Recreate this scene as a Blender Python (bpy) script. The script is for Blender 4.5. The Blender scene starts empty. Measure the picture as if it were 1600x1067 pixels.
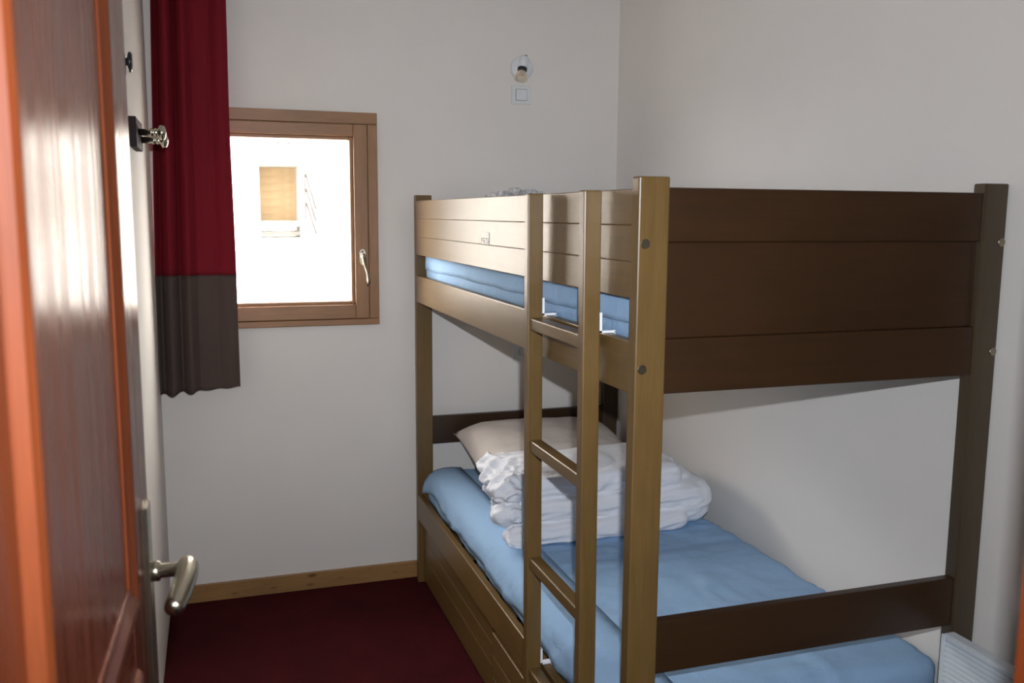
import bpy, bmesh, math, random
from mathutils import Vector, Matrix, noise
random.seed(7)
S = bpy.context.scene
COL = S.collection

# ------------------------------------------------------------------ camera
FPX = 1421.99
CAM = Vector((-0.7473, -1.5303, 1.4807))
FWD = Vector((0.30969654, 0.9407333, -0.13823498))
RGT = Vector((0.95011249, -0.31184144, 0.00641605))
UPV = Vector((0.0370716, 0.13332581, 0.99037868))
cd = bpy.data.cameras.new('camera')
cd.sensor_fit = 'HORIZONTAL'; cd.sensor_width = 36.0; cd.lens = FPX * 36.0 / 1600.0
cd.clip_start = 0.02; cd.clip_end = 200
cd.dof.use_dof = True; cd.dof.focus_distance = 2.5; cd.dof.aperture_fstop = 7.0
cam = bpy.data.objects.new('camera', cd); COL.objects.link(cam)
cam.matrix_world = Matrix(((RGT.x, UPV.x, -FWD.x, CAM.x), (RGT.y, UPV.y, -FWD.y, CAM.y),
                           (RGT.z, UPV.z, -FWD.z, CAM.z), (0, 0, 0, 1)))
S.camera = cam

# ------------------------------------------------------------------ light
W = bpy.data.worlds.new('overcast_sky'); S.world = W; W.use_nodes = True
bg = W.node_tree.nodes['Background']
bg.inputs['Color'].default_value = (1.0, 0.955, 0.89, 1); bg.inputs['Strength'].default_value = 27.0
S.cycles.diffuse_bounces = 8; S.cycles.max_bounces = 14; S.cycles.sample_clamp_indirect = 20.0
# the photographer's pop-up flash, a hand's breadth above the lens (its shadows show in the photo)
fl = bpy.data.lights.new('camera_flash', 'AREA'); fl.shape = 'RECTANGLE'; fl.size = 0.022; fl.size_y = 0.015
fl.energy = 15.0; fl.spread = math.radians(116); fl.color = (0.92, 0.98, 1.07)
flo = bpy.data.objects.new('camera_flash', fl); COL.objects.link(flo)
m = cam.matrix_world.copy(); m.translation = CAM + UPV * 0.10 + FWD * 0.01 + RGT * 0.03; flo.matrix_world = m

# sampling portal for the sky in the window opening (gives off no light of its own)
pl_ = bpy.data.lights.new('window_portal', 'AREA'); pl_.shape = 'RECTANGLE'; pl_.size = 0.70; pl_.size_y = 0.76
pl_.cycles.is_portal = True
plo = bpy.data.objects.new('window_portal', pl_); COL.objects.link(plo)
plo.location = (-0.504, 2.125, 1.4548); plo.rotation_euler = (math.radians(-90), 0, 0)

vs = S.view_settings
S.display_settings.display_device = 'sRGB'
vs.view_transform = 'Standard'; vs.look = 'None'; vs.exposure = 0.0; vs.gamma = 1.0; vs.use_curve_mapping = False

# ------------------------------------------------------------------ materials
MATS = {}
def newmat(name):
    mt = bpy.data.materials.new(name); mt.use_nodes = True
    nt = mt.node_tree; b = nt.nodes['Principled BSDF']; MATS[name] = mt
    return mt, nt, b
def nd(nt, t, **kw):
    n = nt.nodes.new(t)
    for k, v in kw.items():
        if k in n.inputs: n.inputs[k].default_value = v
        else: setattr(n, k, v)
    return n
def ramp(nt, src, c0, c1, p0=0.3, p1=0.7):
    r = nt.nodes.new('ShaderNodeValToRGB')
    r.color_ramp.elements[0].position = p0; r.color_ramp.elements[0].color = (*c0, 1)
    r.color_ramp.elements[1].position = p1; r.color_ramp.elements[1].color = (*c1, 1)
    nt.links.new(src, r.inputs['Fac']); return r
def bump(nt, b, src, strength, dist=0.002):
    n = nt.nodes.new('ShaderNodeBump'); n.inputs['Strength'].default_value = strength; n.inputs['Distance'].default_value = dist
    nt.links.new(src, n.inputs['Height']); nt.links.new(n.outputs['Normal'], b.inputs['Normal']); return n
def plain(name, col, rough=0.5, metal=0.0, var=0.06, scale=40.0, bmp=0.0, spec=0.5):
    mt, nt, b = newmat(name)
    tc = nt.nodes.new('ShaderNodeTexCoord'); nz = nd(nt, 'ShaderNodeTexNoise', Scale=scale, Detail=3.0)
    nt.links.new(tc.outputs['Object'], nz.inputs['Vector'])
    r = ramp(nt, nz.outputs['Fac'], [c * (1 - var) for c in col], [min(1, c * (1 + var)) for c in col])
    nt.links.new(r.outputs['Color'], b.inputs['Base Color'])
    b.inputs['Roughness'].default_value = rough; b.inputs['Metallic'].default_value = metal
    b.inputs['Specular IOR Level'].default_value = spec
    if bmp: bump(nt, b, nz.outputs['Fac'], bmp)
    return mt
def wood(name, col, axis, rough=0.38, dark=0.62, fine=1.0, spec=0.5, coat=0.0, knots=False, bmp=0.05, rvar=0.0):
    mt, nt, b = newmat(name)
    tc = nt.nodes.new('ShaderNodeTexCoord'); oi = nt.nodes.new('ShaderNodeObjectInfo')
    add = nd(nt, 'ShaderNodeVectorMath', operation='MULTIPLY_ADD')
    nt.links.new(oi.outputs['Random'], add.inputs[0]); add.inputs[1].default_value = (3.7, 5.1, 7.3)
    nt.links.new(tc.outputs['Object'], add.inputs[2])
    def mp(sc):
        q = nt.nodes.new('ShaderNodeMapping')
        v = [sc, sc, sc]; v['XYZ'.index(axis)] = sc * 0.055; q.inputs['Scale'].default_value = v
        nt.links.new(add.outputs['Vector'], q.inputs['Vector']); return q
    n1 = nd(nt, 'ShaderNodeTexNoise', Scale=1.0, Detail=4.0, Roughness=0.6, Distortion=0.6); nt.links.new(mp(34 * fine).outputs[0], n1.inputs['Vector'])
    n2 = nd(nt, 'ShaderNodeTexNoise', Scale=1.0, Detail=5.0, Roughness=0.7); nt.links.new(mp(230 * fine).outputs[0], n2.inputs['Vector'])
    n3 = nd(nt, 'ShaderNodeTexNoise', Scale=5.0, Detail=2.0); nt.links.new(add.outputs['Vector'], n3.inputs['Vector'])
    mx = nd(nt, 'ShaderNodeMath', operation='MULTIPLY_ADD'); nt.links.new(n2.outputs['Fac'], mx.inputs[0]); mx.inputs[1].default_value = 0.45
    mm = nd(nt, 'ShaderNodeMath', operation='MULTIPLY'); nt.links.new(n1.outputs['Fac'], mm.inputs[0]); mm.inputs[1].default_value = 0.4
    nt.links.new(mm.outputs[0], mx.inputs[2])
    m3 = nd(nt, 'ShaderNodeMath', operation='MULTIPLY_ADD'); nt.links.new(n3.outputs['Fac'], m3.inputs[0]); m3.inputs[1].default_value = 0.3
    nt.links.new(mx.outputs[0], m3.inputs[2])
    r = ramp(nt, m3.outputs[0], [c * dark for c in col], [c * (2 - dark) * 0.93 for c in col], 0.38, 0.76)
    out = r.outputs['Color']
    if knots:
        v = nd(nt, 'ShaderNodeTexVoronoi', Scale=1.0); q = nt.nodes.new('ShaderNodeMapping')
        s = [22, 22, 22]; s['XYZ'.index(axis)] = 9; q.inputs['Scale'].default_value = s
        nt.links.new(add.outputs['Vector'], q.inputs['Vector']); nt.links.new(q.outputs[0], v.inputs['Vector'])
        kr = ramp(nt, v.outputs['Distance'], (0.25, 0.2, 0.15), (1, 1, 1), 0.06, 0.22)
        mu = nd(nt, 'ShaderNodeMixRGB', blend_type='MULTIPLY'); mu.inputs[0].default_value = 0.9
        nt.links.new(out, mu.inputs[1]); nt.links.new(kr.outputs['Color'], mu.inputs[2]); out = mu.outputs[0]
    nt.links.new(out, b.inputs['Base Color'])
    b.inputs['Roughness'].default_value = rough; b.inputs['Specular IOR Level'].default_value = spec
    if rvar:
        mr_ = nd(nt, 'ShaderNodeMapRange'); mr_.inputs['From Min'].default_value = 0.35; mr_.inputs['From Max'].default_value = 0.65
        mr_.inputs['To Min'].default_value = rough - rvar; mr_.inputs['To Max'].default_value = rough + rvar
        nt.links.new(n1.outputs['Fac'], mr_.inputs['Value']); nt.links.new(mr_.outputs[0], b.inputs['Roughness'])
    if coat: b.inputs['Coat Weight'].default_value = coat; b.inputs['Coat Roughness'].default_value = 0.22
    if bmp: bump(nt, b, n2.outputs['Fac'], bmp, 0.001)
    return mt

BEDC = (0.150, 0.086, 0.026)
for a in 'XYZ': wood('bed_wood_' + a, BEDC, a, rough=0.36, dark=0.72, spec=0.5)
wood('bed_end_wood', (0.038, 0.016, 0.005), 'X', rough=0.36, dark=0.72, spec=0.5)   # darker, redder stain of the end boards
wood('bed_post_wood_shaded', (0.062, 0.041, 0.020), 'Z', rough=0.36, dark=0.72, spec=0.5)   # wall-side posts: same bed wood, shade put into its colour
DOORC = (0.145, 0.029, 0.0075)
for a in 'XYZ': wood('mahogany_' + a, DOORC, a, rough=0.28, dark=0.55, spec=0.5, bmp=0.35, rvar=0.075)
for a in 'YZ': wood('moulding_wood_' + a, (0.14, 0.030, 0.0075), a, rough=0.55, dark=0.6, spec=0.18, bmp=0.1)   # matt bead
WINC = (0.33, 0.170, 0.075)
for a in 'XZ': wood('window_wood_' + a, WINC, a, rough=0.42, dark=0.7)
wood('pine_X', (0.33, 0.175, 0.06), 'X', rough=0.5, knots=True)

# painted plaster walls: fine orange-peel relief
def plaster(name, col):
    mt, nt, b = newmat(name)
    tc = nt.nodes.new('ShaderNodeTexCoord')
    n = nd(nt, 'ShaderNodeTexNoise', Scale=130.0, Detail=4.0, Roughness=0.65); nt.links.new(tc.outputs['Object'], n.inputs['Vector'])
    n2 = nd(nt, 'ShaderNodeTexNoise', Scale=2.2, Detail=3.0); nt.links.new(tc.outputs['Object'], n2.inputs['Vector'])
    r = ramp(nt, n2.outputs['Fac'], [c * 0.97 for c in col], [c * 1.02 for c in col])
    nt.links.new(r.outputs['Color'], b.inputs['Base Color']); b.inputs['Roughness'].default_value = 0.8
    b.inputs['Specular IOR Level'].default_value = 0.3
    bump(nt, b, n.outputs['Fac'], 0.18, 0.0015)
    return mt
plaster('wall_paint', (0.79, 0.75, 0.70))
plaster('ceiling_paint', (0.78, 0.77, 0.75))
plaster('render_white', (0.82, 0.82, 0.82))

# deep red carpet
mt, nt, b = newmat('carpet')
tc = nt.nodes.new('ShaderNodeTexCoord')
n = nd(nt, 'ShaderNodeTexNoise', Scale=420.0, Detail=2.0); nt.links.new(tc.outputs['Object'], n.inputs['Vector'])
n2 = nd(nt, 'ShaderNodeTexNoise', Scale=9.0, Detail=4.0); nt.links.new(tc.outputs['Object'], n2.inputs['Vector'])
ad = nd(nt, 'ShaderNodeMath', operation='MULTIPLY_ADD'); ad.inputs[1].default_value = 0.35
nt.links.new(n2.outputs['Fac'], ad.inputs[0])
m6 = nd(nt, 'ShaderNodeMath', operation='MULTIPLY'); m6.inputs[1].default_value = 0.65; nt.links.new(n.outputs['Fac'], m6.inputs[0]); nt.links.new(m6.outputs[0], ad.inputs[2])
r = ramp(nt, ad.outputs[0], (0.038, 0.0035, 0.005), (0.078, 0.007, 0.0095), 0.35, 0.65)
nt.links.new(r.outputs['Color'], b.inputs['Base Color']); b.inputs['Roughness'].default_value = 0.95; b.inputs['Specular IOR Level'].default_value = 0.1
bump(nt, b, n.outputs['Fac'], 0.9, 0.004)

# fabrics: fine woven bump
def fabric(name, col, rough=0.85, var=0.08, weave=900.0, wr=0.0, trans=0.0, sheen=0.0):
    mt, nt, b = newmat(name)
    tc = nt.nodes.new('ShaderNodeTexCoord')
    n = nd(nt, 'ShaderNodeTexNoise', Scale=weave, Detail=1.0); nt.links.new(tc.outputs['Object'], n.inputs['Vector'])
    n2 = nd(nt, 'ShaderNodeTexNoise', Scale=14.0, Detail=4.0, Roughness=0.55, Distortion=0.25); nt.links.new(tc.outputs['Object'], n2.inputs['Vector'])
    r = ramp(nt, n.outputs['Fac'], [c * (1 - var) for c in col], [min(1, c * (1 + var)) for c in col])
    nt.links.new(r.outputs['Color'], b.inputs['Base Color'])
    b.inputs['Roughness'].default_value = rough; b.inputs['Specular IOR Level'].default_value = 0.15
    b.inputs['Sheen Weight'].default_value = sheen
    if wr: bump(nt, b, n2.outputs['Fac'], wr, 0.012)
    if trans:
        tr = nt.nodes.new('ShaderNodeBsdfTranslucent'); tr.inputs['Color'].default_value = (*col, 1)
        ms = nt.nodes.new('ShaderNodeMixShader'); ms.inputs[0].default_value = trans
        nt.links.new(b.outputs[0], ms.inputs[1]); nt.links.new(tr.outputs[0], ms.inputs[2])
        nt.links.new(ms.outputs[0], nt.nodes['Material Output'].inputs['Surface'])
    return mt
fabric('blue_sheet', (0.31, 0.475, 0.69), wr=0.45)
fabric('white_cotton', (0.78, 0.79, 0.83), wr=0.5)
fabric('pillow_cotton', (0.66, 0.60, 0.55), wr=0.25)
fabric('red_curtain', (0.185, 0.010, 0.018), wr=0.1, trans=0.12)
fabric('taupe_curtain', (0.088, 0.062, 0.052), wr=0.1, trans=0.08)

plain('nickel', (0.50, 0.46, 0.36), rough=0.26, metal=1.0, var=0.05)
plain('bolt_steel', (0.30, 0.26, 0.19), rough=0.34, metal=1.0, var=0.1, scale=300)
plain('chrome', (0.70, 0.70, 0.70), rough=0.12, metal=1.0)
plain('black_wood', (0.020, 0.010, 0.012), rough=0.65, spec=0.2)
plain('black_plastic', (0.02, 0.02, 0.022), rough=0.3)
plain('white_plastic', (0.74, 0.76, 0.78), rough=0.35, var=0.02)
plain('switch_plastic', (0.72, 0.74, 0.73), rough=0.4, var=0.02)
plain('white_enamel', (0.66, 0.71, 0.74), rough=0.4, var=0.02)
plain('bracket_white', (0.85, 0.87, 0.9), rough=0.3, var=0.02)
plain('sticker_white', (0.75, 0.75, 0.72), rough=0.5, var=0.02)
plain('sticker_ink', (0.22, 0.22, 0.22), rough=0.6)
plain('snow', (0.30, 0.30, 0.31), rough=0.9, var=0.02, scale=2)
plain('larch_cladding', (0.30, 0.21, 0.11), rough=0.7, var=0.2, scale=3)
plain('red_timber', (0.012, 0.006, 0.0035), rough=0.7, var=0.1)
plain('grey_concrete', (0.16, 0.155, 0.145), rough=0.9, var=0.1, scale=3)
plain('weathered_boards', (0.54, 0.52, 0.49), rough=0.85, var=0.15, scale=2)
plain('gap_grey', (0.16, 0.16, 0.16), rough=0.9)

mt, nt, b = newmat('window_glass')      # clear pane: fresnel mix of see-through and gloss
tr = nt.nodes.new('ShaderNodeBsdfTransparent'); gl = nd(nt, 'ShaderNodeBsdfGlossy', Roughness=0.01)
fr = nd(nt, 'ShaderNodeFresnel', IOR=1.45); ms = nt.nodes.new('ShaderNodeMixShader')
ge = nt.nodes.new('ShaderNodeNewGeometry'); inv = nd(nt, 'ShaderNodeMath', operation='SUBTRACT'); inv.inputs[0].default_value = 1.0
nt.links.new(ge.outputs['Backfacing'], inv.inputs[1]); mu_ = nd(nt, 'ShaderNodeMath', operation='MULTIPLY')   # reflect at the entry face only
nt.links.new(fr.outputs[0], mu_.inputs[0]); nt.links.new(inv.outputs[0], mu_.inputs[1])
nt.links.new(mu_.outputs[0], ms.inputs[0]); nt.links.new(tr.outputs[0], ms.inputs[1]); nt.links.new(gl.outputs[0], ms.inputs[2])
nt.links.new(ms.outputs[0], nt.nodes['Material Output'].inputs['Surface'])
mt, nt, b = newmat('clear_plastic')     # crumpled polythene
b.inputs['Base Color'].default_value = (0.78, 0.78, 0.8, 1); b.inputs['Roughness'].default_value = 0.18
tc = nt.nodes.new('ShaderNodeTexCoord'); n = nd(nt, 'ShaderNodeTexNoise', Scale=26.0, Detail=3.0); nt.links.new(tc.outputs['Object'], n.inputs['Vector'])
bump(nt, b, n.outputs['Fac'], 0.7, 0.01)
tr = nt.nodes.new('ShaderNodeBsdfTransparent'); ms = nt.nodes.new('ShaderNodeMixShader')
mr = nd(nt, 'ShaderNodeMapRange'); mr.inputs['From Min'].default_value = 0.35; mr.inputs['From Max'].default_value = 0.7
mr.inputs['To Min'].default_value = 0.25; mr.inputs['To Max'].default_value = 0.7
nt.links.new(n.outputs['Fac'], mr.inputs['Value']); nt.links.new(mr.outputs[0], ms.inputs[0])
nt.links.new(tr.outputs[0], ms.inputs[1]); nt.links.new(b.outputs[0], ms.inputs[2])
nt.links.new(ms.outputs[0], nt.nodes['Material Output'].inputs['Surface'])
mt, nt, b = newmat('bulb_glass')
b.inputs['Base Color'].default_value = (0.85, 0.72, 0.55, 1); b.inputs['Roughness'].default_value = 0.08; b.inputs['Metallic'].default_value = 0.75

# ------------------------------------------------------------------ helpers
def tag(o, label=None, cat=None, group=None, kind=None):
    if label: o['label'] = label
    if cat: o['category'] = cat
    if group: o['group'] = group
    if kind: o['kind'] = kind
    return o
def thing(name, loc, label=None, cat=None, rot=(0, 0, 0), group=None, kind=None):
    o = bpy.data.objects.new(name, None); COL.objects.link(o); o.location = loc; o.rotation_euler = rot
    o.empty_display_size = 0.1
    return tag(o, label, cat, group, kind)
def link(name, bm, mat, parent=None, loc=(0, 0, 0), smooth=False):
    bmesh.ops.recalc_face_normals(bm, faces=bm.faces)
    me = bpy.data.meshes.new(name); bm.to_mesh(me); bm.free()
    me.materials.append(MATS[mat])
    if smooth:
        for p in me.polygons: p.use_smooth = True
    o = bpy.data.objects.new(name, me); COL.objects.link(o); o.location = loc
    if parent: o.parent = parent
    return o
def addbox(bm, lo, hi, off=(0, 0, 0)):
    vs_ = [bm.verts.new((x - off[0], y - off[1], z - off[2])) for x in (lo[0], hi[0]) for y in (lo[1], hi[1]) for z in (lo[2], hi[2])]
    for f in ((0, 1, 3, 2), (4, 6, 7, 5), (0, 4, 5, 1), (2, 3, 7, 6), (0, 2, 6, 4), (1, 5, 7, 3)):
        bm.faces.new([vs_[i] for i in f])
def box(name, lo, hi, mat, parent=None, bev=0.002, seg=2, smooth=False):
    c = [(a + b_) / 2 for a, b_ in zip(lo, hi)]
    bm = bmesh.new(); addbox(bm, lo, hi, c)
    if bev:
        bmesh.ops.bevel(bm, geom=bm.edges[:], offset=bev, segments=seg, affect='EDGES', profile=0.5)
    return link(name, bm, mat, parent, c, smooth)
def multibox(name, boxes, mat, parent=None, kind=None):
    bm = bmesh.new()
    for lo, hi in boxes: addbox(bm, lo, hi)
    o = link(name, bm, mat, parent)
    if kind: o['kind'] = kind
    return o
def lathe_bm(profile, n=24, axis='Z'):
    """profile: [(radius, height)], revolved about axis"""
    bm = bmesh.new(); rings = []
    for r_, h in profile:
        ring = []
        for i in range(n):
            a = 2 * math.pi * i / n; x, y = r_ * math.cos(a), r_ * math.sin(a)
            co = {'Z': (x, y, h), 'X': (h, x, y), 'Y': (x, h, y)}[axis]
            ring.append(bm.verts.new(co))
        rings.append(ring)
    for a, b_ in zip(rings, rings[1:]):
        for i in range(n): bm.faces.new((a[i], a[(i + 1) % n], b_[(i + 1) % n], b_[i]))
    if profile[0][0] > 1e-6: bm.faces.new(rings[0])
    if profile[-1][0] > 1e-6: bm.faces.new(rings[-1][::-1])
    bmesh.ops.remove_doubles(bm, verts=bm.verts, dist=1e-6)
    return bm
def lathe(name, profile, mat, parent=None, loc=(0, 0, 0), axis='Z', n=24, rot=None):
    o = link(name, lathe_bm(profile, n, axis), mat, parent, loc, True)
    if rot: o.rotation_euler = rot
    return o
def tube(name, pts, rads, mat, parent=None, n=10, flat=1.0, loc=(0, 0, 0)):
    """swept tube through pts; flat squashes the section vertically"""
    bm = bmesh.new(); rings = []
    for i, p in enumerate(pts):
        p = Vector(p); t = (Vector(pts[min(i + 1, len(pts) - 1)]) - Vector(pts[max(i - 1, 0)])).normalized()
        u = t.cross(Vector((0, 0, 1)));
        if u.length < 1e-3: u = t.cross(Vector((0, 1, 0)))
        u.normalize(); v = t.cross(u).normalized(); r_ = rads[i] if isinstance(rads, (list, tuple)) else rads
        rings.append([bm.verts.new(p + u * r_ * math.cos(2 * math.pi * k / n) + v * r_ * flat * math.sin(2 * math.pi * k / n)) for k in range(n)])
    for a, b_ in zip(rings, rings[1:]):
        for i in range(n): bm.faces.new((a[i], a[(i + 1) % n], b_[(i + 1) % n], b_[i]))
    bm.faces.new(rings[0]); bm.faces.new(rings[-1][::-1])
    return link(name, bm, mat, parent, loc, True)

# ------------------------------------------------------------------ room shell
D, R, LW, CEIL, NEAR = 2.0031, 0.870, -0.944, 2.45, -1.10
X0, X1, Y0 = -1.75, 1.6, -3.2
tag(box('floor', (X0, Y0, -0.12), (X1, D + 0.3, 0.0), 'carpet', bev=0), kind='structure')
tag(box('ceiling', (X0, Y0, CEIL), (X1, D + 0.3, CEIL + 0.12), 'ceiling_paint', bev=0), kind='structure')
WX0, WX1, WZ0, WZ1 = -0.874, -0.134, 1.0523, 1.8572        # window frame outline
hx0, hx1, hz0, hz1 = WX0 + 0.03, WX1 - 0.03, WZ0 + 0.03, WZ1 - 0.03   # hole in the wall
WT = D + 0.13
multibox('wall_back', [((LW - 0.2, D, 0), (hx0, WT, CEIL)), ((hx1, D, 0), (R + 0.2, WT, CEIL)),
                       ((hx0, D, 0), (hx1, WT, hz0)), ((hx0, D, hz1), (hx1, WT, CEIL))], 'wall_paint', kind='structure')
tag(box('wall_right', (R, NEAR, 0), (R + 0.2, D, CEIL), 'wall_paint', bev=0), kind='structure')
tag(box('wall_left', (LW - 0.2, NEAR, 0), (LW, D, CEIL), 'wall_paint', bev=0), kind='structure')
DJ0, DJ1, DTOP = -0.872, -0.207, 2.06                    # door opening
multibox('wall_near', [((LW - 0.2, NEAR - 0.12, 0), (DJ0 - 0.04, NEAR, CEIL)), ((DJ1 + 0.04, NEAR - 0.12, 0), (R + 0.2, NEAR, CEIL)),
                       ((DJ0 - 0.04, NEAR - 0.12, DTOP + 0.04), (DJ1 + 0.04, NEAR, CEIL))], 'wall_paint', kind='structure')
tag(box('wall_corridor_left', (X0, Y0, 0), (X0 + 0.1, NEAR - 0.12, CEIL), 'wall_paint', bev=0), kind='structure')
tag(box('wall_corridor_right', (X1 - 0.1, Y0, 0), (X1, NEAR - 0.12, CEIL), 'wall_paint', bev=0), kind='structure')
tag(box('wall_corridor_back', (X0, Y0 - 0.1, 0), (X1, Y0, CEIL), 'wall_paint', bev=0), kind='structure')
multibox('wall_corridor_near', [((X0, NEAR - 0.12, 0), (LW - 0.2, NEAR, CEIL)), ((R + 0.2, NEAR - 0.12, 0), (X1, NEAR, CEIL))], 'wall_paint', kind='structure')
tag(box('baseboard_back', (LW + 0.002, D - 0.013, 0.0), (R - 0.002, D, 0.0687), 'pine_X', bev=0.002), kind='structure')
# door lining
jm = thing('trim_1', (DJ1, NEAR, 0), kind='structure')
box('jamb', (0, -0.14, 0), (0.042, 0.045, DTOP), 'mahogany_Z', jm)
box('jamb', (DJ0 - DJ1 - 0.042, -0.14, 0), (DJ0 - DJ1, -0.002, DTOP), 'mahogany_Z', jm)
box('head_jamb', (DJ0 - DJ1 - 0.042, -0.14, DTOP), (0.042, 0.03, DTOP + 0.045), 'mahogany_X', jm)

# ------------------------------------------------------------------ window
win = thing('window_1', ((WX0 + WX1) / 2, D, WZ0), kind='structure')
wl = win.location
def wbox(name, x0, x1, z0, z1, y0, y1, mat, parent=win, bev=0.003):
    return box(name, (x0 - wl.x, y0, z0 - wl.z), (x1 - wl.x, y1, z1 - wl.z), mat, parent, bev)
fw = 0.038
wbox('frame_top', WX0, WX1, WZ1 - 0.043, WZ1, -0.018, 0.06, 'window_wood_X')
wbox('frame_bottom', WX0, WX1, WZ0, WZ0 + 0.024, -0.018, 0.06, 'window_wood_X')
wbox('frame_side', WX0, WX0 + fw, WZ0 + 0.024, WZ1 - 0.043, -0.016, 0.06, 'window_wood_Z')
wbox('frame_side', WX1 - fw, WX1, WZ0 + 0.024, WZ1 - 0.043, -0.016, 0.06, 'window_wood_Z')
GX0, GX1, GZ0, GZ1 = -0.768, -0.240, 1.1465, 1.7545        # glass edge
sx0, sx1, sz0, sz1 = WX0 + fw + 0.002, WX1 - fw - 0.002, WZ0 + 0.026, WZ1 - 0.045
ix0, ix1, iz0, iz1 = GX0 - 0.014, GX1 + 0.014, GZ0 - 0.014, GZ1 + 0.014
wbox('sash_stile', sx0, ix0, sz0, sz1, -0.022, 0.045, 'window_wood_Z')
wbox('sash_stile', ix1, sx1, sz0, sz1, -0.022, 0.045, 'window_wood_Z')
wbox('sash_rail', ix0, ix1, sz0, iz0, -0.020, 0.045, 'window_wood_X')
wbox('sash_rail', ix0, ix1, iz1, sz1, -0.020, 0.045, 'window_wood_X')
wbox('glazing_bead', ix0, GX0, iz0, iz1, -0.010, 0.035, 'window_wood_Z', bev=0.004)
wbox('glazing_bead', GX1, ix1, iz0, iz1, -0.010, 0.035, 'window_wood_Z', bev=0.004)
wbox('glazing_bead', GX0, GX1, iz0, GZ0, -0.010, 0.035, 'window_wood_X', bev=0.004)
wbox('glazing_bead', GX0, GX1, GZ1, iz1, -0.010, 0.035, 'window_wood_X', bev=0.004)
wbox('pane', GX0 - 0.005, GX1 + 0.005, GZ0 - 0.005, GZ1 + 0.005, 0.014, 0.018, 'window_glass', bev=0)
# lever handle on the sash
hp = thing('handle', (-0.199 - wl.x, -0.022, 1.315 - wl.z)); hp.parent = win
def stadium(name, w, h, t, mat, parent, loc, rot=(0, 0, 0)):
    bm = bmesh.new(); n = 10; ring = []
    for i in range(n + 1): a = math.pi * i / n; ring.append((w / 2 * math.cos(a), h / 2 - w / 2 + w / 2 * math.sin(a)))
    for i in range(n + 1): a = math.pi + math.pi * i / n; ring.append((w / 2 * math.cos(a), -h / 2 + w / 2 + w / 2 * math.sin(a)))
    f0 = [bm.verts.new((x, 0, z)) for x, z in ring]; f1 = [bm.verts.new((x * 0.9, -t, z * 0.97)) for x, z in ring]
    for i in range(len(ring)): j = (i + 1) % len(ring); bm.faces.new((f0[i], f0[j], f1[j], f1[i]))
    bm.faces.new(f0[::-1]); bm.faces.new(f1)
    o = link(name, bm, mat, parent, loc); o.rotation_euler = rot; return o
stadium('backplate', 0.027, 0.062, 0.007, 'nickel', hp, (0, 0, 0))
lathe('spindle_neck', [(0.009, 0), (0.008, -0.03), (0.0, -0.03)], 'nickel', hp, (0, -0.006, 0), 'Y', 16)
tube('lever', [(0.0, -0.030, 0.012), (0.002, -0.036, 0.0), (0.006, -0.040, -0.03), (0.012, -0.046, -0.06), (0.016, -0.044, -0.085), (0.018, -0.040, -0.108)],
     [0.006, 0.0095, 0.009, 0.0095, 0.0095, 0.008], 'nickel', hp, 12, 0.55)
lathe('screw', [(0.0045, 0), (0.004, -0.002), (0, -0.002)], 'bolt_steel', hp, (0, -0.007, 0.021), 'Y', 12)

# ------------------------------------------------------------------ bunk bed
L, BW, H, PX, PY = 1.93, 0.8646, 1.5518, 0.0631, 0.032
bed = thing('bunk_bed', (0, 0, 0), 'brown stained wooden bunk bed standing against the right wall', 'bunk bed')
for x in (0, BW - PX):
    for y in (0, L):
        po = box('post', (x, y, 0), (x + PX, y + PY, H), 'bed_wood_Z' if x == 0 else 'bed_post_wood_shaded', bed, 0.003, 2)
        cx = 0.0145 if x == 0 else PX - 0.0095
        c = po.location
        for z in (1.4283, 1.1925):
            s = -1 if y == 0 else 1
            bo = lathe('bolt_cap', [(0.0092, 0), (0.0092, 0.0012), (0.0085, 0.0018), (0.0, 0.0018)], 'bolt_steel', po,
                       (x + cx - c.x, (0 if y == 0 else L + PY) - c.y, z - c.z), 'Y', 20)
            if s < 0: bo.rotation_euler = (0, 0, math.pi)
            for f in bo.data.polygons: f.use_smooth = False
bv = 0.0018
for (x0, x1) in ((0.0, 0.023), (BW - 0.023, BW)):
    box('side_rail', (x0 + 0.0008, PY - 0.003, 1.1416), (x1, L + 0.003, 1.2441), 'bed_wood_Y', bed, 0.003)
    box('side_rail', (x0 + 0.0008, PY - 0.003, 0.2659), (x1, L + 0.003, 0.3661), 'bed_wood_Y', bed, 0.003)
    for z0, z1 in ((1.3248, 1.3937), (1.3937, 1.4622), (1.4622, 1.5295)):
        box('guard_board', (x0 + 0.0008, PY - 0.003, z0), (x1, L + 0.003, z1), 'bed_wood_Y', bed, bv)
for y in (0.0, L):
    yo = (lambda a, b_: (a, b_)) if y == 0 else (lambda a, b_: (L + PY - b_, L + PY - a))
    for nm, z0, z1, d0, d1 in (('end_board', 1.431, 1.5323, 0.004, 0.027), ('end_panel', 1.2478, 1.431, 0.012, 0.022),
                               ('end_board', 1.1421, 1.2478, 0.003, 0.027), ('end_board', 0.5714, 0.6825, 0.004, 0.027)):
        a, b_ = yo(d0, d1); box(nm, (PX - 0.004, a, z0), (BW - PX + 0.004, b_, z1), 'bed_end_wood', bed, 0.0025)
# slatted bases: bearers and slats
for zb, nm in ((1.175, 'u'), (0.29, 'l')):
    for x in (0.023, BW - 0.023 - 0.03): box('bearer', (x, PY + 0.01, zb), (x + 0.03, L - 0.01, zb + 0.022), 'bed_wood_Y', bed, 0.001)
    for k in range(12):
        y = 0.09 + k * 0.155; box('slat', (0.03, y, zb + 0.022), (BW - 0.03, y + 0.09, zb + 0.037), 'bed_wood_X', bed, 0.001)
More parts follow.
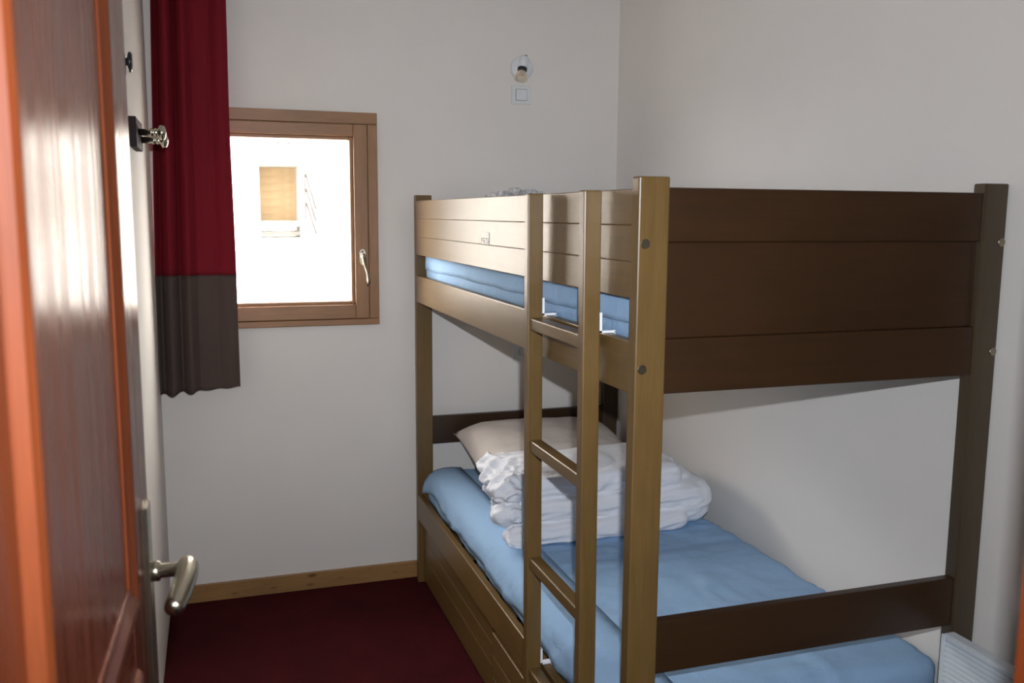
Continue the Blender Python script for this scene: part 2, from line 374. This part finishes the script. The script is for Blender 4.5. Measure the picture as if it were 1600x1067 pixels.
# warning sticker on the guard, its print too small to read
gb = [o for o in bed.children if o.name.startswith('guard_board')][1]
def sbox(y0, y1, z0, z1, x, mat, nm):
    c = gb.location; return box(nm, (x - 0.0003 - c.x, y0 - c.y, z0 - c.z), (x - c.x, y1 - c.y, z1 - c.z), mat, gb, 0)
st = sbox(0.952, 1.036, 1.3955, 1.430, 0.0, 'sticker_white', 'sticker')
bm = bmesh.new()
for (ya, yb, za, zb) in ((0.957, 0.99, 1.4098, 1.4130), (0.995, 1.018, 1.4098, 1.4130), (1.022, 1.031, 1.4040, 1.4130),
                         (0.957, 0.966, 1.3985, 1.4072), (0.970, 0.985, 1.3985, 1.4010), (0.972, 0.983, 1.4045, 1.4072), (0.995, 1.004, 1.3985, 1.4072), (1.008, 1.016, 1.4030, 1.4072), (1.022, 1.030, 1.3985, 1.4015)):
    addbox(bm, (-0.0006, ya, za), (-0.0002, yb, zb), gb.location)
link('sticker_print', bm, 'sticker_ink', gb)

# ladder hung on the bed's left side
lad = thing('bunk_ladder', (-0.040, 0.142, 0.0), 'narrow brown wooden ladder with square rungs hooked on the bunk bed side', 'ladder', rot=(0, -0.006, 0))
LWD = 0.038
box('stile', (0, 0, 0), (LWD, 0.028, 1.529), 'bed_wood_Z', lad, 0.003)
box('stile', (0, 0.336, 0), (LWD, 0.364, 1.529), 'bed_wood_Z', lad, 0.003)
for z in (1.240, 0.945, 0.651, 0.362, 0.075):
    box('rung', (0.005, 0.026, z - 0.029), (0.036, 0.338, z), 'bed_wood_Y', lad, 0.0035, 3)
for (y, z) in ((0.336, 1.2441), (0.0, 1.2441), (0.336, 0.3661), (0.0, 0.3661)):
    bm = bmesh.new(); x0 = LWD - 0.0015
    addbox(bm, (x0, y + 0.0005, z + 0.0006), (x0 + 0.0055, y + 0.016, z + 0.042))            # upright plate
    addbox(bm, (x0, y + 0.0005, z + 0.0005), (x0 + 0.036, y + 0.016, z + 0.005))            # over the rail
    addbox(bm, (x0 + 0.033, y + 0.0005, z - 0.016), (x0 + 0.036, y + 0.016, z + 0.003))     # lip behind
    tag(link('hook_bracket', bm, 'bracket_white', lad), 'white metal hook bracket')

# drawers under the lower bunk
for (y0, y1, xf, lab) in ((0.036, 0.913, 0.001, 'brown wooden drawer under the bunk bed, nearer the camera, behind the ladder'),
                          (0.917 + 0.06, 1.922, 0.021, 'brown wooden drawer under the bunk bed, farther, beside the window wall')):
    dr = thing('storage_drawer', (xf, y0, 0.0), lab, 'drawer', group='drawers under the bunk bed')
    for z0, z1 in ((0.014, 0.114), (0.114, 0.183), (0.183, 0.252)):
        box('front_board', (0, 0, z0), (0.02, y1 - y0, z1), 'bed_wood_Y', dr, bv)
    box('drawer_box', (0.021, 0.01, 0.016), (0.74, y1 - y0 - 0.01, 0.24), 'bed_wood_X', dr, 0.002)

# ------------------------------------------------------------------ soft things
def softbox_bm(lo, hi, r, step, fn=None):
    """rounded box as a dense closed grid, displaced along its normal by fn(p, n)"""
    bm = bmesh.new(); sz = [h - l for l, h in zip(lo, hi)]
    ns = [max(2, int(s / step)) for s in sz]; cache = {}
    def vert(i, j, k):
        key = (i, j, k)
        if key in cache: return cache[key]
        p = Vector([lo[a] + sz[a] * q / ns[a] for a, q in enumerate(key)])
        c = Vector([min(max(p[a], lo[a] + r), hi[a] - r) for a in range(3)])
        d = p - c
        if d.length > 1e-9:
            n_ = d.normalized(); p = c + n_ * r
        else: n_ = Vector((0, 0, 1))
        if fn: p = fn(p, n_)
        v = bm.verts.new(p); cache[key] = v; return v
    for ax in range(3):
        a, b_ = [q for q in range(3) if q != ax]
        for side in (0, ns[ax]):
            for i in range(ns[a]):
                for j in range(ns[b_]):
                    def mk(ii, jj):
                        q = [0, 0, 0]; q[ax] = side; q[a] = ii; q[b_] = jj; return vert(*q)
                    try: bm.faces.new((mk(i, j), mk(i + 1, j), mk(i + 1, j + 1), mk(i, j + 1)))
                    except ValueError: pass
    return bm
def fbm(p, s, o=3): return noise.fractal(Vector(p) * s, 0.8, 2.0, o)
def matt_fn(seed, amp, sag):
    def fn(p, n_):
        q = p + Vector((seed, seed * 2, 0))
        d = amp * fbm((q.x, q.y, q.z), 5.0) + amp * 0.8 * fbm((q.x * 0.45, q.y * 1.6, q.z), 13.0)
        # ridged creases along the left edge of the sheet
        e = max(0.0, 1 - abs(p.x - 0.10) / 0.16)
        d += e * amp * 3.2 * (0.5 - abs(noise.noise(Vector((q.x * 14, q.y * 4.5, q.z * 6)))))
        return p + n_ * d
    return fn
mu = thing('mattress', (0.43, 0.98, 1.212), 'mattress in a blue mesh sheet on the upper bunk, behind the guard boards', 'mattress', group='bunk mattresses')
ul = mu.location
bm = softbox_bm([a - b_ for a, b_ in zip((0.030, 0.040, 1.2125), ul)], [a - b_ for a, b_ in zip((0.835, 1.915, 1.375), ul)], 0.035, 0.03,
                lambda p, n_: p + n_ * (0.004 * fbm(p, 7)))
link('mattress_body', bm, 'blue_sheet', mu, smooth=True)
# a loose strip of sheet sagging along the open side
def sheet_strip(name, parent, y0, y1, prof, seed, wave, mat='blue_sheet'):
    bm = bmesh.new(); pl = parent.location; n = 110; rows = []
    for i in range(n + 1):
        y = y0 + (y1 - y0) * i / n; row = []
        for k, (x, z) in enumerate(prof):
            t = k / (len(prof) - 1)
            w = wave * t * (noise.noise(Vector((y * 5 + seed, t * 1.3, 0))) + 0.6 * noise.noise(Vector((y * 15, t * 2, seed))))
            hz = wave * 1.6 * t * noise.noise(Vector((y * 3.2, 7 + seed, 0)))
            row.append(bm.verts.new((x - abs(w) * 0.5 - pl.x, y - pl.y, z + hz - pl.z)))
        rows.append(row)
    for a, b_ in zip(rows, rows[1:]):
        for k in range(len(prof) - 1): bm.faces.new((a[k], a[k + 1], b_[k + 1], b_[k]))
    o = link(name, bm, mat, parent, smooth=True)
    sm = o.modifiers.new('thick', 'SOLIDIFY'); sm.thickness = 0.0025
    return o
sheet_strip('sheet_hem', mu, 0.06, 1.88, [(0.06, 1.379), (0.034, 1.37), (0.0275, 1.345), (0.027, 1.31), (0.0265, 1.285), (0.0265, 1.272)], 3.0, 0.010)

ml = thing('mattress', (0.43, 0.98, 0.329), 'mattress in a wrinkled plain blue sheet on the lower bunk', 'mattress', group='bunk mattresses')
ll = ml.location
bm = softbox_bm([a - b_ for a, b_ in zip((0.030, 0.045, 0.334), ll)], [a - b_ for a, b_ in zip((0.838, 1.922, 0.468), ll)], 0.045, 0.014, matt_fn(4.2, 0.0055, 0))
link('mattress_body', bm, 'blue_sheet', ml, smooth=True)
sheet_strip('sheet_hem', ml, 0.10, 1.90, [(0.17, 0.476), (0.13, 0.481), (0.095, 0.481), (0.065, 0.474), (0.040, 0.456), (0.028, 0.432), (0.024, 0.408), (0.0235, 0.390)], 9.0, 0.030)

# pillow leaning on the end board
def pillow_bm(w, d, h):
    bm = bmesh.new(); n = 40; top = {}; bot = {}
    for i in range(n + 1):
        for j in range(n + 1):
            u, v = 2 * i / n - 1, 2 * j / n - 1
            pin = 1 - 0.10 * (u * u) * (1 - v * v) * 0 - 0.09 * (1 - abs(u) ** 3) * abs(v) ** 6
            pin2 = 1 - 0.09 * (1 - abs(v) ** 3) * abs(u) ** 6
            x, y = u * w / 2 * pin2, v * d / 2 * pin
            e = max(0.0, (1 - u ** 4)) ** 0.55 * max(0.0, (1 - v ** 4)) ** 0.55
            wr = 0.006 * fbm((x, y * 1.5, 0.3), 9) + 0.008 * (0.4 - abs(noise.noise(Vector((x * 7 + y * 9, x * 3, 2)))))
            top[i, j] = bm.verts.new((x, y, h * 0.62 * e + wr * e))
            bot[i, j] = top[i, j] if i in (0, n) or j in (0, n) else bm.verts.new((x, y, -h * 0.38 * e))
    for i in range(n):
        for j in range(n):
            bm.faces.new((top[i, j], top[i + 1, j], top[i + 1, j + 1], top[i, j + 1]))
            q = [bot[i, j], bot[i, j + 1], bot[i + 1, j + 1], bot[i + 1, j]]
            try: bm.faces.new(q)
            except ValueError: pass
    return bm
pil = link('pillow', pillow_bm(0.655, 0.54, 0.17), 'pillow_cotton', None, (0.455, 1.632, 0.560), True)
pil.rotation_euler = (math.radians(9), math.radians(2), math.radians(-2))
tag(pil, 'beige cotton pillow leaning on the end board of the lower bunk', 'pillow')

# folded white duvet: stacked folds merged into one skin, then wrinkled
def duvet():
    bm = bmesh.new()
    def slab(lo, hi, r): # rounded slab part
        b2 = softbox_bm(lo, hi, r, 0.03); me_ = bpy.data.meshes.new('t'); b2.to_mesh(me_); b2.free(); bm.from_mesh(me_); bpy.data.meshes.remove(me_)
    slab((0.115, 0.985, 0.462), (0.70, 1.34, 0.540), 0.036)
    slab((0.095, 1.000, 0.534), (0.765, 1.35, 0.612), 0.036)
    slab((0.075, 1.012, 0.604), (0.69, 1.35, 0.684), 0.038)
    slab((0.36, 1.07, 0.55), (0.72, 1.35, 0.690), 0.06)
    slab((0.62, 1.00, 0.472), (0.812, 1.33, 0.625), 0.074)       # big fold at the right end
    slab((0.60, 1.04, 0.50), (0.765, 1.33, 0.662), 0.078)
    for (x, y, z, rx, ry, rz) in ((0.090, 1.04, 0.650, .055, .06, .040), (0.085, 1.02, 0.575, .05, .05, .030), (0.125, 1.005, 0.495, .055, .045, .035),
                                  (0.10, 1.18, 0.645, .05, .08, .04), (0.30, 1.16, 0.668, .22, .14, .040)):
        mm_ = Matrix.Translation((x, y, z)) @ Matrix.Diagonal((rx, ry, rz, 1))
        bmesh.ops.create_icosphere(bm, subdivisions=3, radius=1.0, matrix=mm_)
    me_ = bpy.data.meshes.new('t'); bm.to_mesh(me_); bm.free()
    o = bpy.data.objects.new('t', me_); COL.objects.link(o)
    rm = o.modifiers.new('r', 'REMESH'); rm.mode = 'VOXEL'; rm.voxel_size = 0.0045
    sm = o.modifiers.new('s', 'SMOOTH'); sm.factor = 0.5; sm.iterations = 3
    dg = bpy.context.evaluated_depsgraph_get(); me2 = bpy.data.meshes.new_from_object(o.evaluated_get(dg))
    bpy.data.objects.remove(o); bpy.data.meshes.remove(me_)
    bm = bmesh.new(); bm.from_mesh(me2); bpy.data.meshes.remove(me2); bm.normal_update()
    nor = [v.normal.copy() for v in bm.verts]
    for v, n_ in zip(bm.verts, nor):
        p = v.co.copy(); left = max(0.0, min(1.0, (0.20 - p.x) / 0.12))
        front = max(0.0, -n_.y) + 0.35
        wrp = Vector((p.x * 3.2 + 0.8 * noise.noise(p * 5), p.y * 4.0, p.z * 15.0 + 1.5 * math.sin(p.x * 7)))
        d = front * 0.010 * (0.28 - abs(noise.noise(wrp))) + 0.005 * fbm((p.x * 0.6, p.y * 0.8, p.z), 9, 2)
        d += front * 0.009 * (0.25 - abs(noise.noise(Vector((p.x * 11, p.y * 9, p.z * 40)))))
        d += left * (0.042 * (0.25 - abs(noise.noise(Vector((p.x * 9, p.y * 16, p.z * 19 + 3))))) + 0.026 * (0.25 - abs(noise.noise(Vector((p.x * 26, p.y * 34, p.z * 34))))))
        v.co = p + n_ * d
        if v.co.z < 0.474: v.co.z = 0.474 + (v.co.z - 0.474) * 0.1
    base = Vector((0.44, 1.2, 0.47))
    for v in bm.verts: v.co -= base
    o = link('folded_duvet', bm, 'white_cotton', None, base, True)
    tag(o, 'white duvet folded into a thick stack on the lower bunk', 'duvet')
duvet()

# crumpled clear plastic bag lying on the upper mattress
def bag():
    bm = bmesh.new(); base = Vector((0.27, 1.52, 1.378)); n, k = 64, 26
    rings = []
    for j in range(k + 1):
        th = math.pi / 2 * j / k; ring = []
        for i in range(n):
            a = 2 * math.pi * i / n
            q = Vector((math.cos(a) * math.cos(th), math.sin(a) * math.cos(th), math.sin(th)))
            d = 1 + 0.30 * (0.3 - abs(noise.noise(q * 3.1 + Vector((1, 2, 3))))) + 0.20 * (0.3 - abs(noise.noise(q * 8 + Vector((4, 0, 0)))))
            ring.append(bm.verts.new((q.x * 0.15 * d, q.y * 0.42 * d, (abs(q.z) ** 0.6) * 0.172 * d)))
        rings.append(ring)
    for a, b_ in zip(rings, rings[1:]):
        for i in range(n): bm.faces.new((a[i], a[(i + 1) % n], b_[(i + 1) % n], b_[i]))
    bmesh.ops.remove_doubles(bm, verts=bm.verts, dist=1e-4)
    o = link('plastic_bag', bm, 'clear_plastic', None, base, True)
    tag(o, 'crumpled clear plastic bag showing above the upper guard boards', 'plastic bag')
bag()

# ------------------------------------------------------------------ curtain
cur = thing('curtain', (-0.81, 1.905, 0.83), 'red curtain with a taupe lower band hanging at the window', 'curtain')
def curtain_part(name, z0, z1, mat, nz):
    bm = bmesh.new(); nx = 150; rows = []; cl = cur.location
    for j in range(nz + 1):
        z = z0 + (z1 - z0) * j / nz; t = (z - 0.83) / 1.62; row = []
        for i in range(nx + 1):
            u = i / nx
            xl = -0.940 + 0.026 * max(0, (z - 1.26)) / 0.95; xr = -0.672 + 0.012 * max(0, min(1, (1.5 - abs(z - 1.1) * 2.2))) * 0.5 + 0.008 * max(0, z - 1.8)
            x = xl + (xr - xl) * u
            a = 1 - 0.78 * max(0, min(1, (u - 0.42) / 0.12))          # tight pleats on the left, flatter on the right
            y = 0.017 * a * math.sin(2 * math.pi * (u * 4.3 + 0.04 * math.sin(z * 3))) + 0.012 * (1 - a) * math.sin(2 * math.pi * (u * 1.7 + 0.12)) + 0.004 * fbm((x * 4, 0, z * 0.8), 4)
            y += 0.012 * a * max(0, math.sin(2 * math.pi * (u * 4.3 + 0.04 * math.sin(z * 3)))) ** 3
            zz = z
            if z0 < 0.9 and j == 0: zz = 0.826 + 0.024 * u + 0.006 * math.sin(2 * math.pi * u * 4.3 + 1.0) * a
            row.append(bm.verts.new((x - cl.x, y * (0.8 + 0.2 * t), zz - cl.z)))
        rows.append(row)
    for a_, b_ in zip(rows, rows[1:]):
        for i in range(nx): bm.faces.new((a_[i], a_[i + 1], b_[i + 1], b_[i]))
    o = link(name, bm, mat, cur, smooth=True); s = o.modifiers.new('t', 'SOLIDIFY'); s.thickness = 0.002
    return o
curtain_part('upper_panel', 1.2585, 2.448, 'red_curtain', 60)
tag(curtain_part('lower_band', 0.835, 1.2585, 'taupe_curtain', 24), 'taupe lower band of the curtain')

# ------------------------------------------------------------------ wall lamp, switch, socket
lamp = thing('wall_lamp', (0.447, D, 2.055), 'small white spotlight with bare reflector bulb on the window wall', 'wall lamp')
lathe('wall_plate', [(0.046, 0), (0.046, -0.012), (0.041, -0.019), (0.0, -0.020)], 'white_plastic', lamp, (0, 0, 0), 'Y', 36)
lathe('swivel_arm', [(0.008, 0), (0.008, -0.05), (0, -0.05)], 'white_plastic', lamp, (-0.010, -0.012, 0.012), 'Y', 14)
hd = thing('lamp_head', (-0.012, -0.058, 0.006), rot=(math.radians(-14), math.radians(14), 0)); hd.parent = lamp
lathe('cup', [(0.0, 0.034), (0.014, 0.033), (0.0185, 0.027), (0.0195, -0.015), (0.0, -0.015)], 'white_plastic', hd, (0, 0, 0), 'Z', 28)
lathe('cap_knob', [(0.0, 0.008), (0.006, 0.007), (0.006, 0)], 'black_plastic', hd, (0.006, 0.0, 0.033), 'Z', 12)
lathe('socket_ring', [(0.0185, 0), (0.0185, -0.012), (0.0, -0.012)], 'black_plastic', hd, (0, 0, -0.0152), 'Z', 24)
bu = lathe('reflector_bulb', [(0.015, 0), (0.017, -0.006), (0.0225, -0.018), (0.0265, -0.030), (0.0265, -0.034), (0.0, -0.031)], 'bulb_glass', hd, (0, 0, -0.0275), 'Z', 14)
for f in bu.data.polygons: f.use_smooth = False
sw = thing('light_switch', (0.4455, D, 1.952), 'white square light switch below the small wall spotlight', 'light switch')
box('cover_plate', (-0.040, -0.009, -0.036), (0.040, 0, 0.036), 'switch_plastic', sw, 0.002)
box('rocker_gap', (-0.0240, -0.0094, -0.0225), (0.0240, -0.006, 0.0225), 'gap_grey', sw, 0)
o = box('rocker', (-0.0222, -0.0130, -0.0207), (0.0222, -0.007, 0.0207), 'white_plastic', sw, 0.001); o.rotation_euler = (math.radians(3), 0, 0)
so = thing('wall_socket', (0.457, D, 0.918), 'pale square wall socket behind the ladder, just under the upper bunk', 'wall socket')
box('cover_plate', (-0.040, -0.010, -0.038), (0.040, 0, 0.038), 'switch_plastic', so, 0.002)
lathe('socket_well', [(0.020, 0), (0.020, -0.0012), (0.017, -0.0012), (0.016, 0.004), (0, 0.004)], 'switch_plastic', so, (0, -0.0101, 0), 'Y', 28)

# ------------------------------------------------------------------ coat hooks on the left wall
hk = thing('coat_hook', (LW, 1.10, 1.652), 'dark wooden coat hook board with two metal pegs on the left wall', 'coat hook')
box('backboard', (0, 0, 0), (0.020, 0.23, 0.078), 'black_wood', hk, 0.002)
for y, z in ((0.075, 0.043), (0.185, 0.030)):
    lathe('peg', [(0.009, 0.0), (0.009, 0.028), (0.0115, 0.031), (0.0115, 0.035), (0.008, 0.038), (0.0115, 0.042), (0.0115, 0.046), (0.010, 0.050), (0.019, 0.054), (0.021, 0.060), (0.0185, 0.067), (0.008, 0.071), (0.0, 0.0715)],
          'nickel', hk, (0.0195, y, z), 'X', 24)
kb = thing('round_wall_hook', (LW, 0.99, 1.846), 'round black wall hook with bright rim on the left wall, half hidden by the door', 'wall hook')
lathe('mounting_disc', [(0.031, 0), (0.031, 0.006), (0.026, 0.009), (0.0, 0.009)], 'chrome', kb, (0, 0, -0.002), 'X', 28)
lathe('cap', [(0.010, 0), (0.010, 0.006), (0.022, 0.008), (0.026, 0.012), (0.022, 0.017), (0.0, 0.018)], 'black_plastic', kb, (0.0085, 0, 0.004), 'X', 28)

# ------------------------------------------------------------------ door (open against the left wall)
TH = math.radians(2.0); DWD = 0.79
# local frame: y runs from hinge to leading edge, x points into the room, face at x = 0
edge = Vector((-0.8385, -0.300, 0.0))
hinge = edge - Vector((math.sin(TH), math.cos(TH), 0)) * DWD
dr = thing('door_1', hinge, rot=(0, 0, -TH), kind='structure')
def db(name, y0, y1, z0, z1, x0, x1, mat, bev=0.003, parent=dr): return box(name, (x0, y0, z0), (x1, y1, z1), mat, parent, bev)
PY0, PY1 = DWD - 0.655, DWD - 0.178              # panel opening (outer edge of moulding)
Z0, Z1, Z2, Z3, ZT = 0.20, 0.968, 1.040, 1.93, 2.04
db('stile', 0.002, PY0 + 0.01, 0.008, ZT, -0.040, 0, 'mahogany_Z')
db('stile', PY1 - 0.01, DWD, 0.008, ZT, -0.040, 0, 'mahogany_Z')
for z0, z1 in ((0.008, Z0 + 0.01), (Z1 - 0.01, Z2 + 0.01), (Z3 - 0.01, ZT)): db('rail', PY0 + 0.01, PY1 - 0.01, z0, z1, -0.040, -0.0003, 'mahogany_Y')
def moulding(name, p0, p1, inward, mat, hi=1.0):
    """mitred half-round bead from p0 to p1 (y,z), inward = unit vector to the panel centre"""
    prof = [(0.0, -0.004), (0.0, 0.002), (0.003, 0.0055), (0.010, 0.0075), (0.018, 0.0070), (0.024, 0.0045), (0.030, 0.0025), (0.038, 0.0012), (0.045, -0.010)]
    bm = bmesh.new(); p0, p1 = Vector((0, *p0)), Vector((0, *p1)); t = (p1 - p0).normalized(); iv = Vector((0, *inward))
    rings = []
    for p, s in ((p0, 1), (p1, -1)):
        rings.append([bm.verts.new(p + iv * a + t * s * a + Vector((h * hi if h > 0.003 else h, 0, 0))) for a, h in prof])
    for k in range(len(prof) - 1): bm.faces.new((rings[0][k], rings[0][k + 1], rings[1][k + 1], rings[1][k]))
    bm.faces.new(rings[0]); bm.faces.new(rings[1][::-1])
    return link(name, bm, mat, dr, smooth=False)
for za, zb in ((Z0, Z1), (Z2, Z3)):
    db('panel', PY0 + 0.012, PY1 - 0.012, za + 0.012, zb - 0.012, -0.030, -0.001, 'mahogany_Z', 0)
    moulding('moulding', (PY0, za), (PY0, zb), (1, 0), 'moulding_wood_Z', 1.8)
    moulding('moulding', (PY1, za), (PY1, zb), (-1, 0), 'moulding_wood_Z')
    moulding('moulding', (PY0, za), (PY1, za), (0, 1), 'mahogany_Y')
    moulding('moulding', (PY0, zb), (PY1, zb), (0, -1), 'mahogany_Y')
hs = DWD - 0.056
lh = thing('lever_handle', (0, hs, 1.035)); lh.parent = dr
pb = bmesh.new(); addbox(pb, (0, -0.021, -0.190), (0.007, 0.021, 0.090)); bmesh.ops.bevel(pb, geom=pb.edges[:], offset=0.0028, segments=3, affect='EDGES')
link('backplate', pb, 'nickel', lh)
lathe('rose', [(0.0125, 0.005), (0.0125, 0.016), (0.009, 0.018), (0.009, 0.050)], 'nickel', lh, (0, 0, 0), 'X', 24)
tube('lever', [(0.048, 0.012, 0.001), (0.049, 0.002, 0.001), (0.0495, -0.02, 0.001), (0.048, -0.05, 0.0), (0.045, -0.08, -0.002), (0.041, -0.105, -0.004), (0.038, -0.112, -0.004)],
     [0.012, 0.0135, 0.0135, 0.013, 0.0125, 0.0115, 0.009], 'nickel', lh, 16, 1.0)
lathe('keyhole_ring', [(0.009, 0.005), (0.009, 0.009), (0.006, 0.009), (0.006, 0.006), (0, 0.006)], 'nickel', lh, (0, 0, -0.160), 'X', 20)
for z in (0.4, 1.7):
    lathe('hinge_barrel', [(0.007, -0.04), (0.007, 0.04)], 'nickel', dr, (0.008, -0.0045, z), 'Z', 14)

# ------------------------------------------------------------------ panel heater on the right wall
HX, HT, HB, HY0, HY1 = 0.760, 0.566, 0.11, -0.62, -0.012
he = thing('panel_heater', (HX, HY1, HB), 'white louvred electric panel heater on the right wall beside the bed foot', 'heater')
hh = HT - HB
box('casing', (0.006, HY0 - HY1, 0), (0.036, 0, hh), 'white_enamel', he, 0.004, 3)
box('frame_edge', (0, -0.012, 0), (0.0065, 0, hh), 'white_enamel', he, 0.0025)
box('frame_edge', (0, HY0 - HY1, 0), (0.0065, HY0 - HY1 + 0.012, hh), 'white_enamel', he, 0.0025)
box('top_edge', (0, HY0 - HY1 + 0.012, hh - 0.012), (0.0065, -0.012, hh), 'white_enamel', he, 0.0025)
lv = None; z = hh - 0.024
while z > 0.01:
    if lv is None:
        bm = bmesh.new(); ln = HY1 - HY0 - 0.024
        q = [(0.0062, 0.0), (0.0005, 0.0012), (0.0005, 0.0062), (0.0062, 0.0098)]
        a = [bm.verts.new((x, 0, zz)) for x, zz in q]; b_ = [bm.verts.new((x, -ln, zz)) for x, zz in q]
        for i in range(4): bm.faces.new((a[i], a[(i + 1) % 4], b_[(i + 1) % 4], b_[i]))
        bm.faces.new(a[::-1]); bm.faces.new(b_)
        lv = link('louvre', bm, 'white_enamel', he, (0, -0.012, z))
    else:
        c = lv.copy(); COL.objects.link(c); c.parent = he; c.location = (0, -0.012, z)
    z -= 0.0118
for y in (-0.08, -0.5):
    box('wall_bracket', (0.035, y, hh * 0.3), (R - HX, y + 0.03, hh * 0.7), 'white_enamel', he, 0.001)

# ------------------------------------------------------------------ outside: snow and the neighbouring chalet
sn = tag(box('ground', (-40, WT + 0.6, -3.2), (40, 60, -3.0), 'snow', bev=0), kind='structure')
YH = 16.0; kf = (YH - CAM.y) / (8.0 - CAM.y)
def hx(x): return CAM.x + (x - CAM.x) * kf
def hz(z): return CAM.z + (z - CAM.z) * kf
ho = thing('neighbouring_chalet', (0, YH, -3.0), 'pale overexposed chalet with an orange clad recess seen through the window', 'building')
def hb(name, x0, x1, z0, z1, y0, y1, mat, bev=0.0): return box(name, (hx(x0), y0, hz(z0) + 3.0), (hx(x1), y1, hz(z1) + 3.0), mat, ho, bev)
OX0, OX1, OZ0, OZ1 = -0.275, 0.150, 1.225, 1.972      # loggia opening in the facade
hb('facade', -8.0, OX0, -0.915, 3.6, 0.0, 3.0, 'weathered_boards'); hb('facade', OX1, 5.0, -0.915, 3.6, 0.0, 3.0, 'weathered_boards')  # unseen width added to the facade to block sky light from the window
hb('facade', OX0, OX1, -0.915, OZ0, 0.0, 3.0, 'weathered_boards'); hb('facade', OX0, OX1, OZ1, 3.6, 0.0, 3.0, 'weathered_boards')
hb('loggia_floor', OX0, OX1, 1.345, 1.400, 0.5, 1.7, 'grey_concrete')
hb('stair_landing', OX0, OX1, 1.245, 1.290, 0.7, 1.7, 'grey_concrete')
npl = 7
for i in range(npl):
    z0 = 1.395 + (OZ1 - 1.395) * i / npl; z1 = 1.395 + (OZ1 - 1.395) * (i + 1) / npl
    hb('cladding_board', OX0, OX1, z0, z1, 1.62 + 0.02 * (i % 2), 1.72, 'larch_cladding')
hb('corner_post', 0.152, 0.166, 1.403, 1.885, -0.30, -0.22, 'red_timber')
for k in range(3):
    x0, z0 = hx(0.168), hz(1.87 - 0.19 * k * 0.75); x1, z1 = hx(0.262), hz(1.52 - 0.17 * k * 0.75)
    tube('stair_rail', [(x0, -0.26, z0 + 3), (x1, -0.26, z1 + 3)], 0.018, 'red_timber', ho, 8)
hb('roof', -8.3, 5.3, 3.6, 3.75, -1.1, 3.2, 'snow')
for x in (-0.188, -0.085, 0.015, 0.125, 0.205)[0:5]:
    if x != 0.125: hb('rafter_end', x - 0.012, x + 0.012, 2.158, 2.174, -0.25, 0.0, 'red_timber')
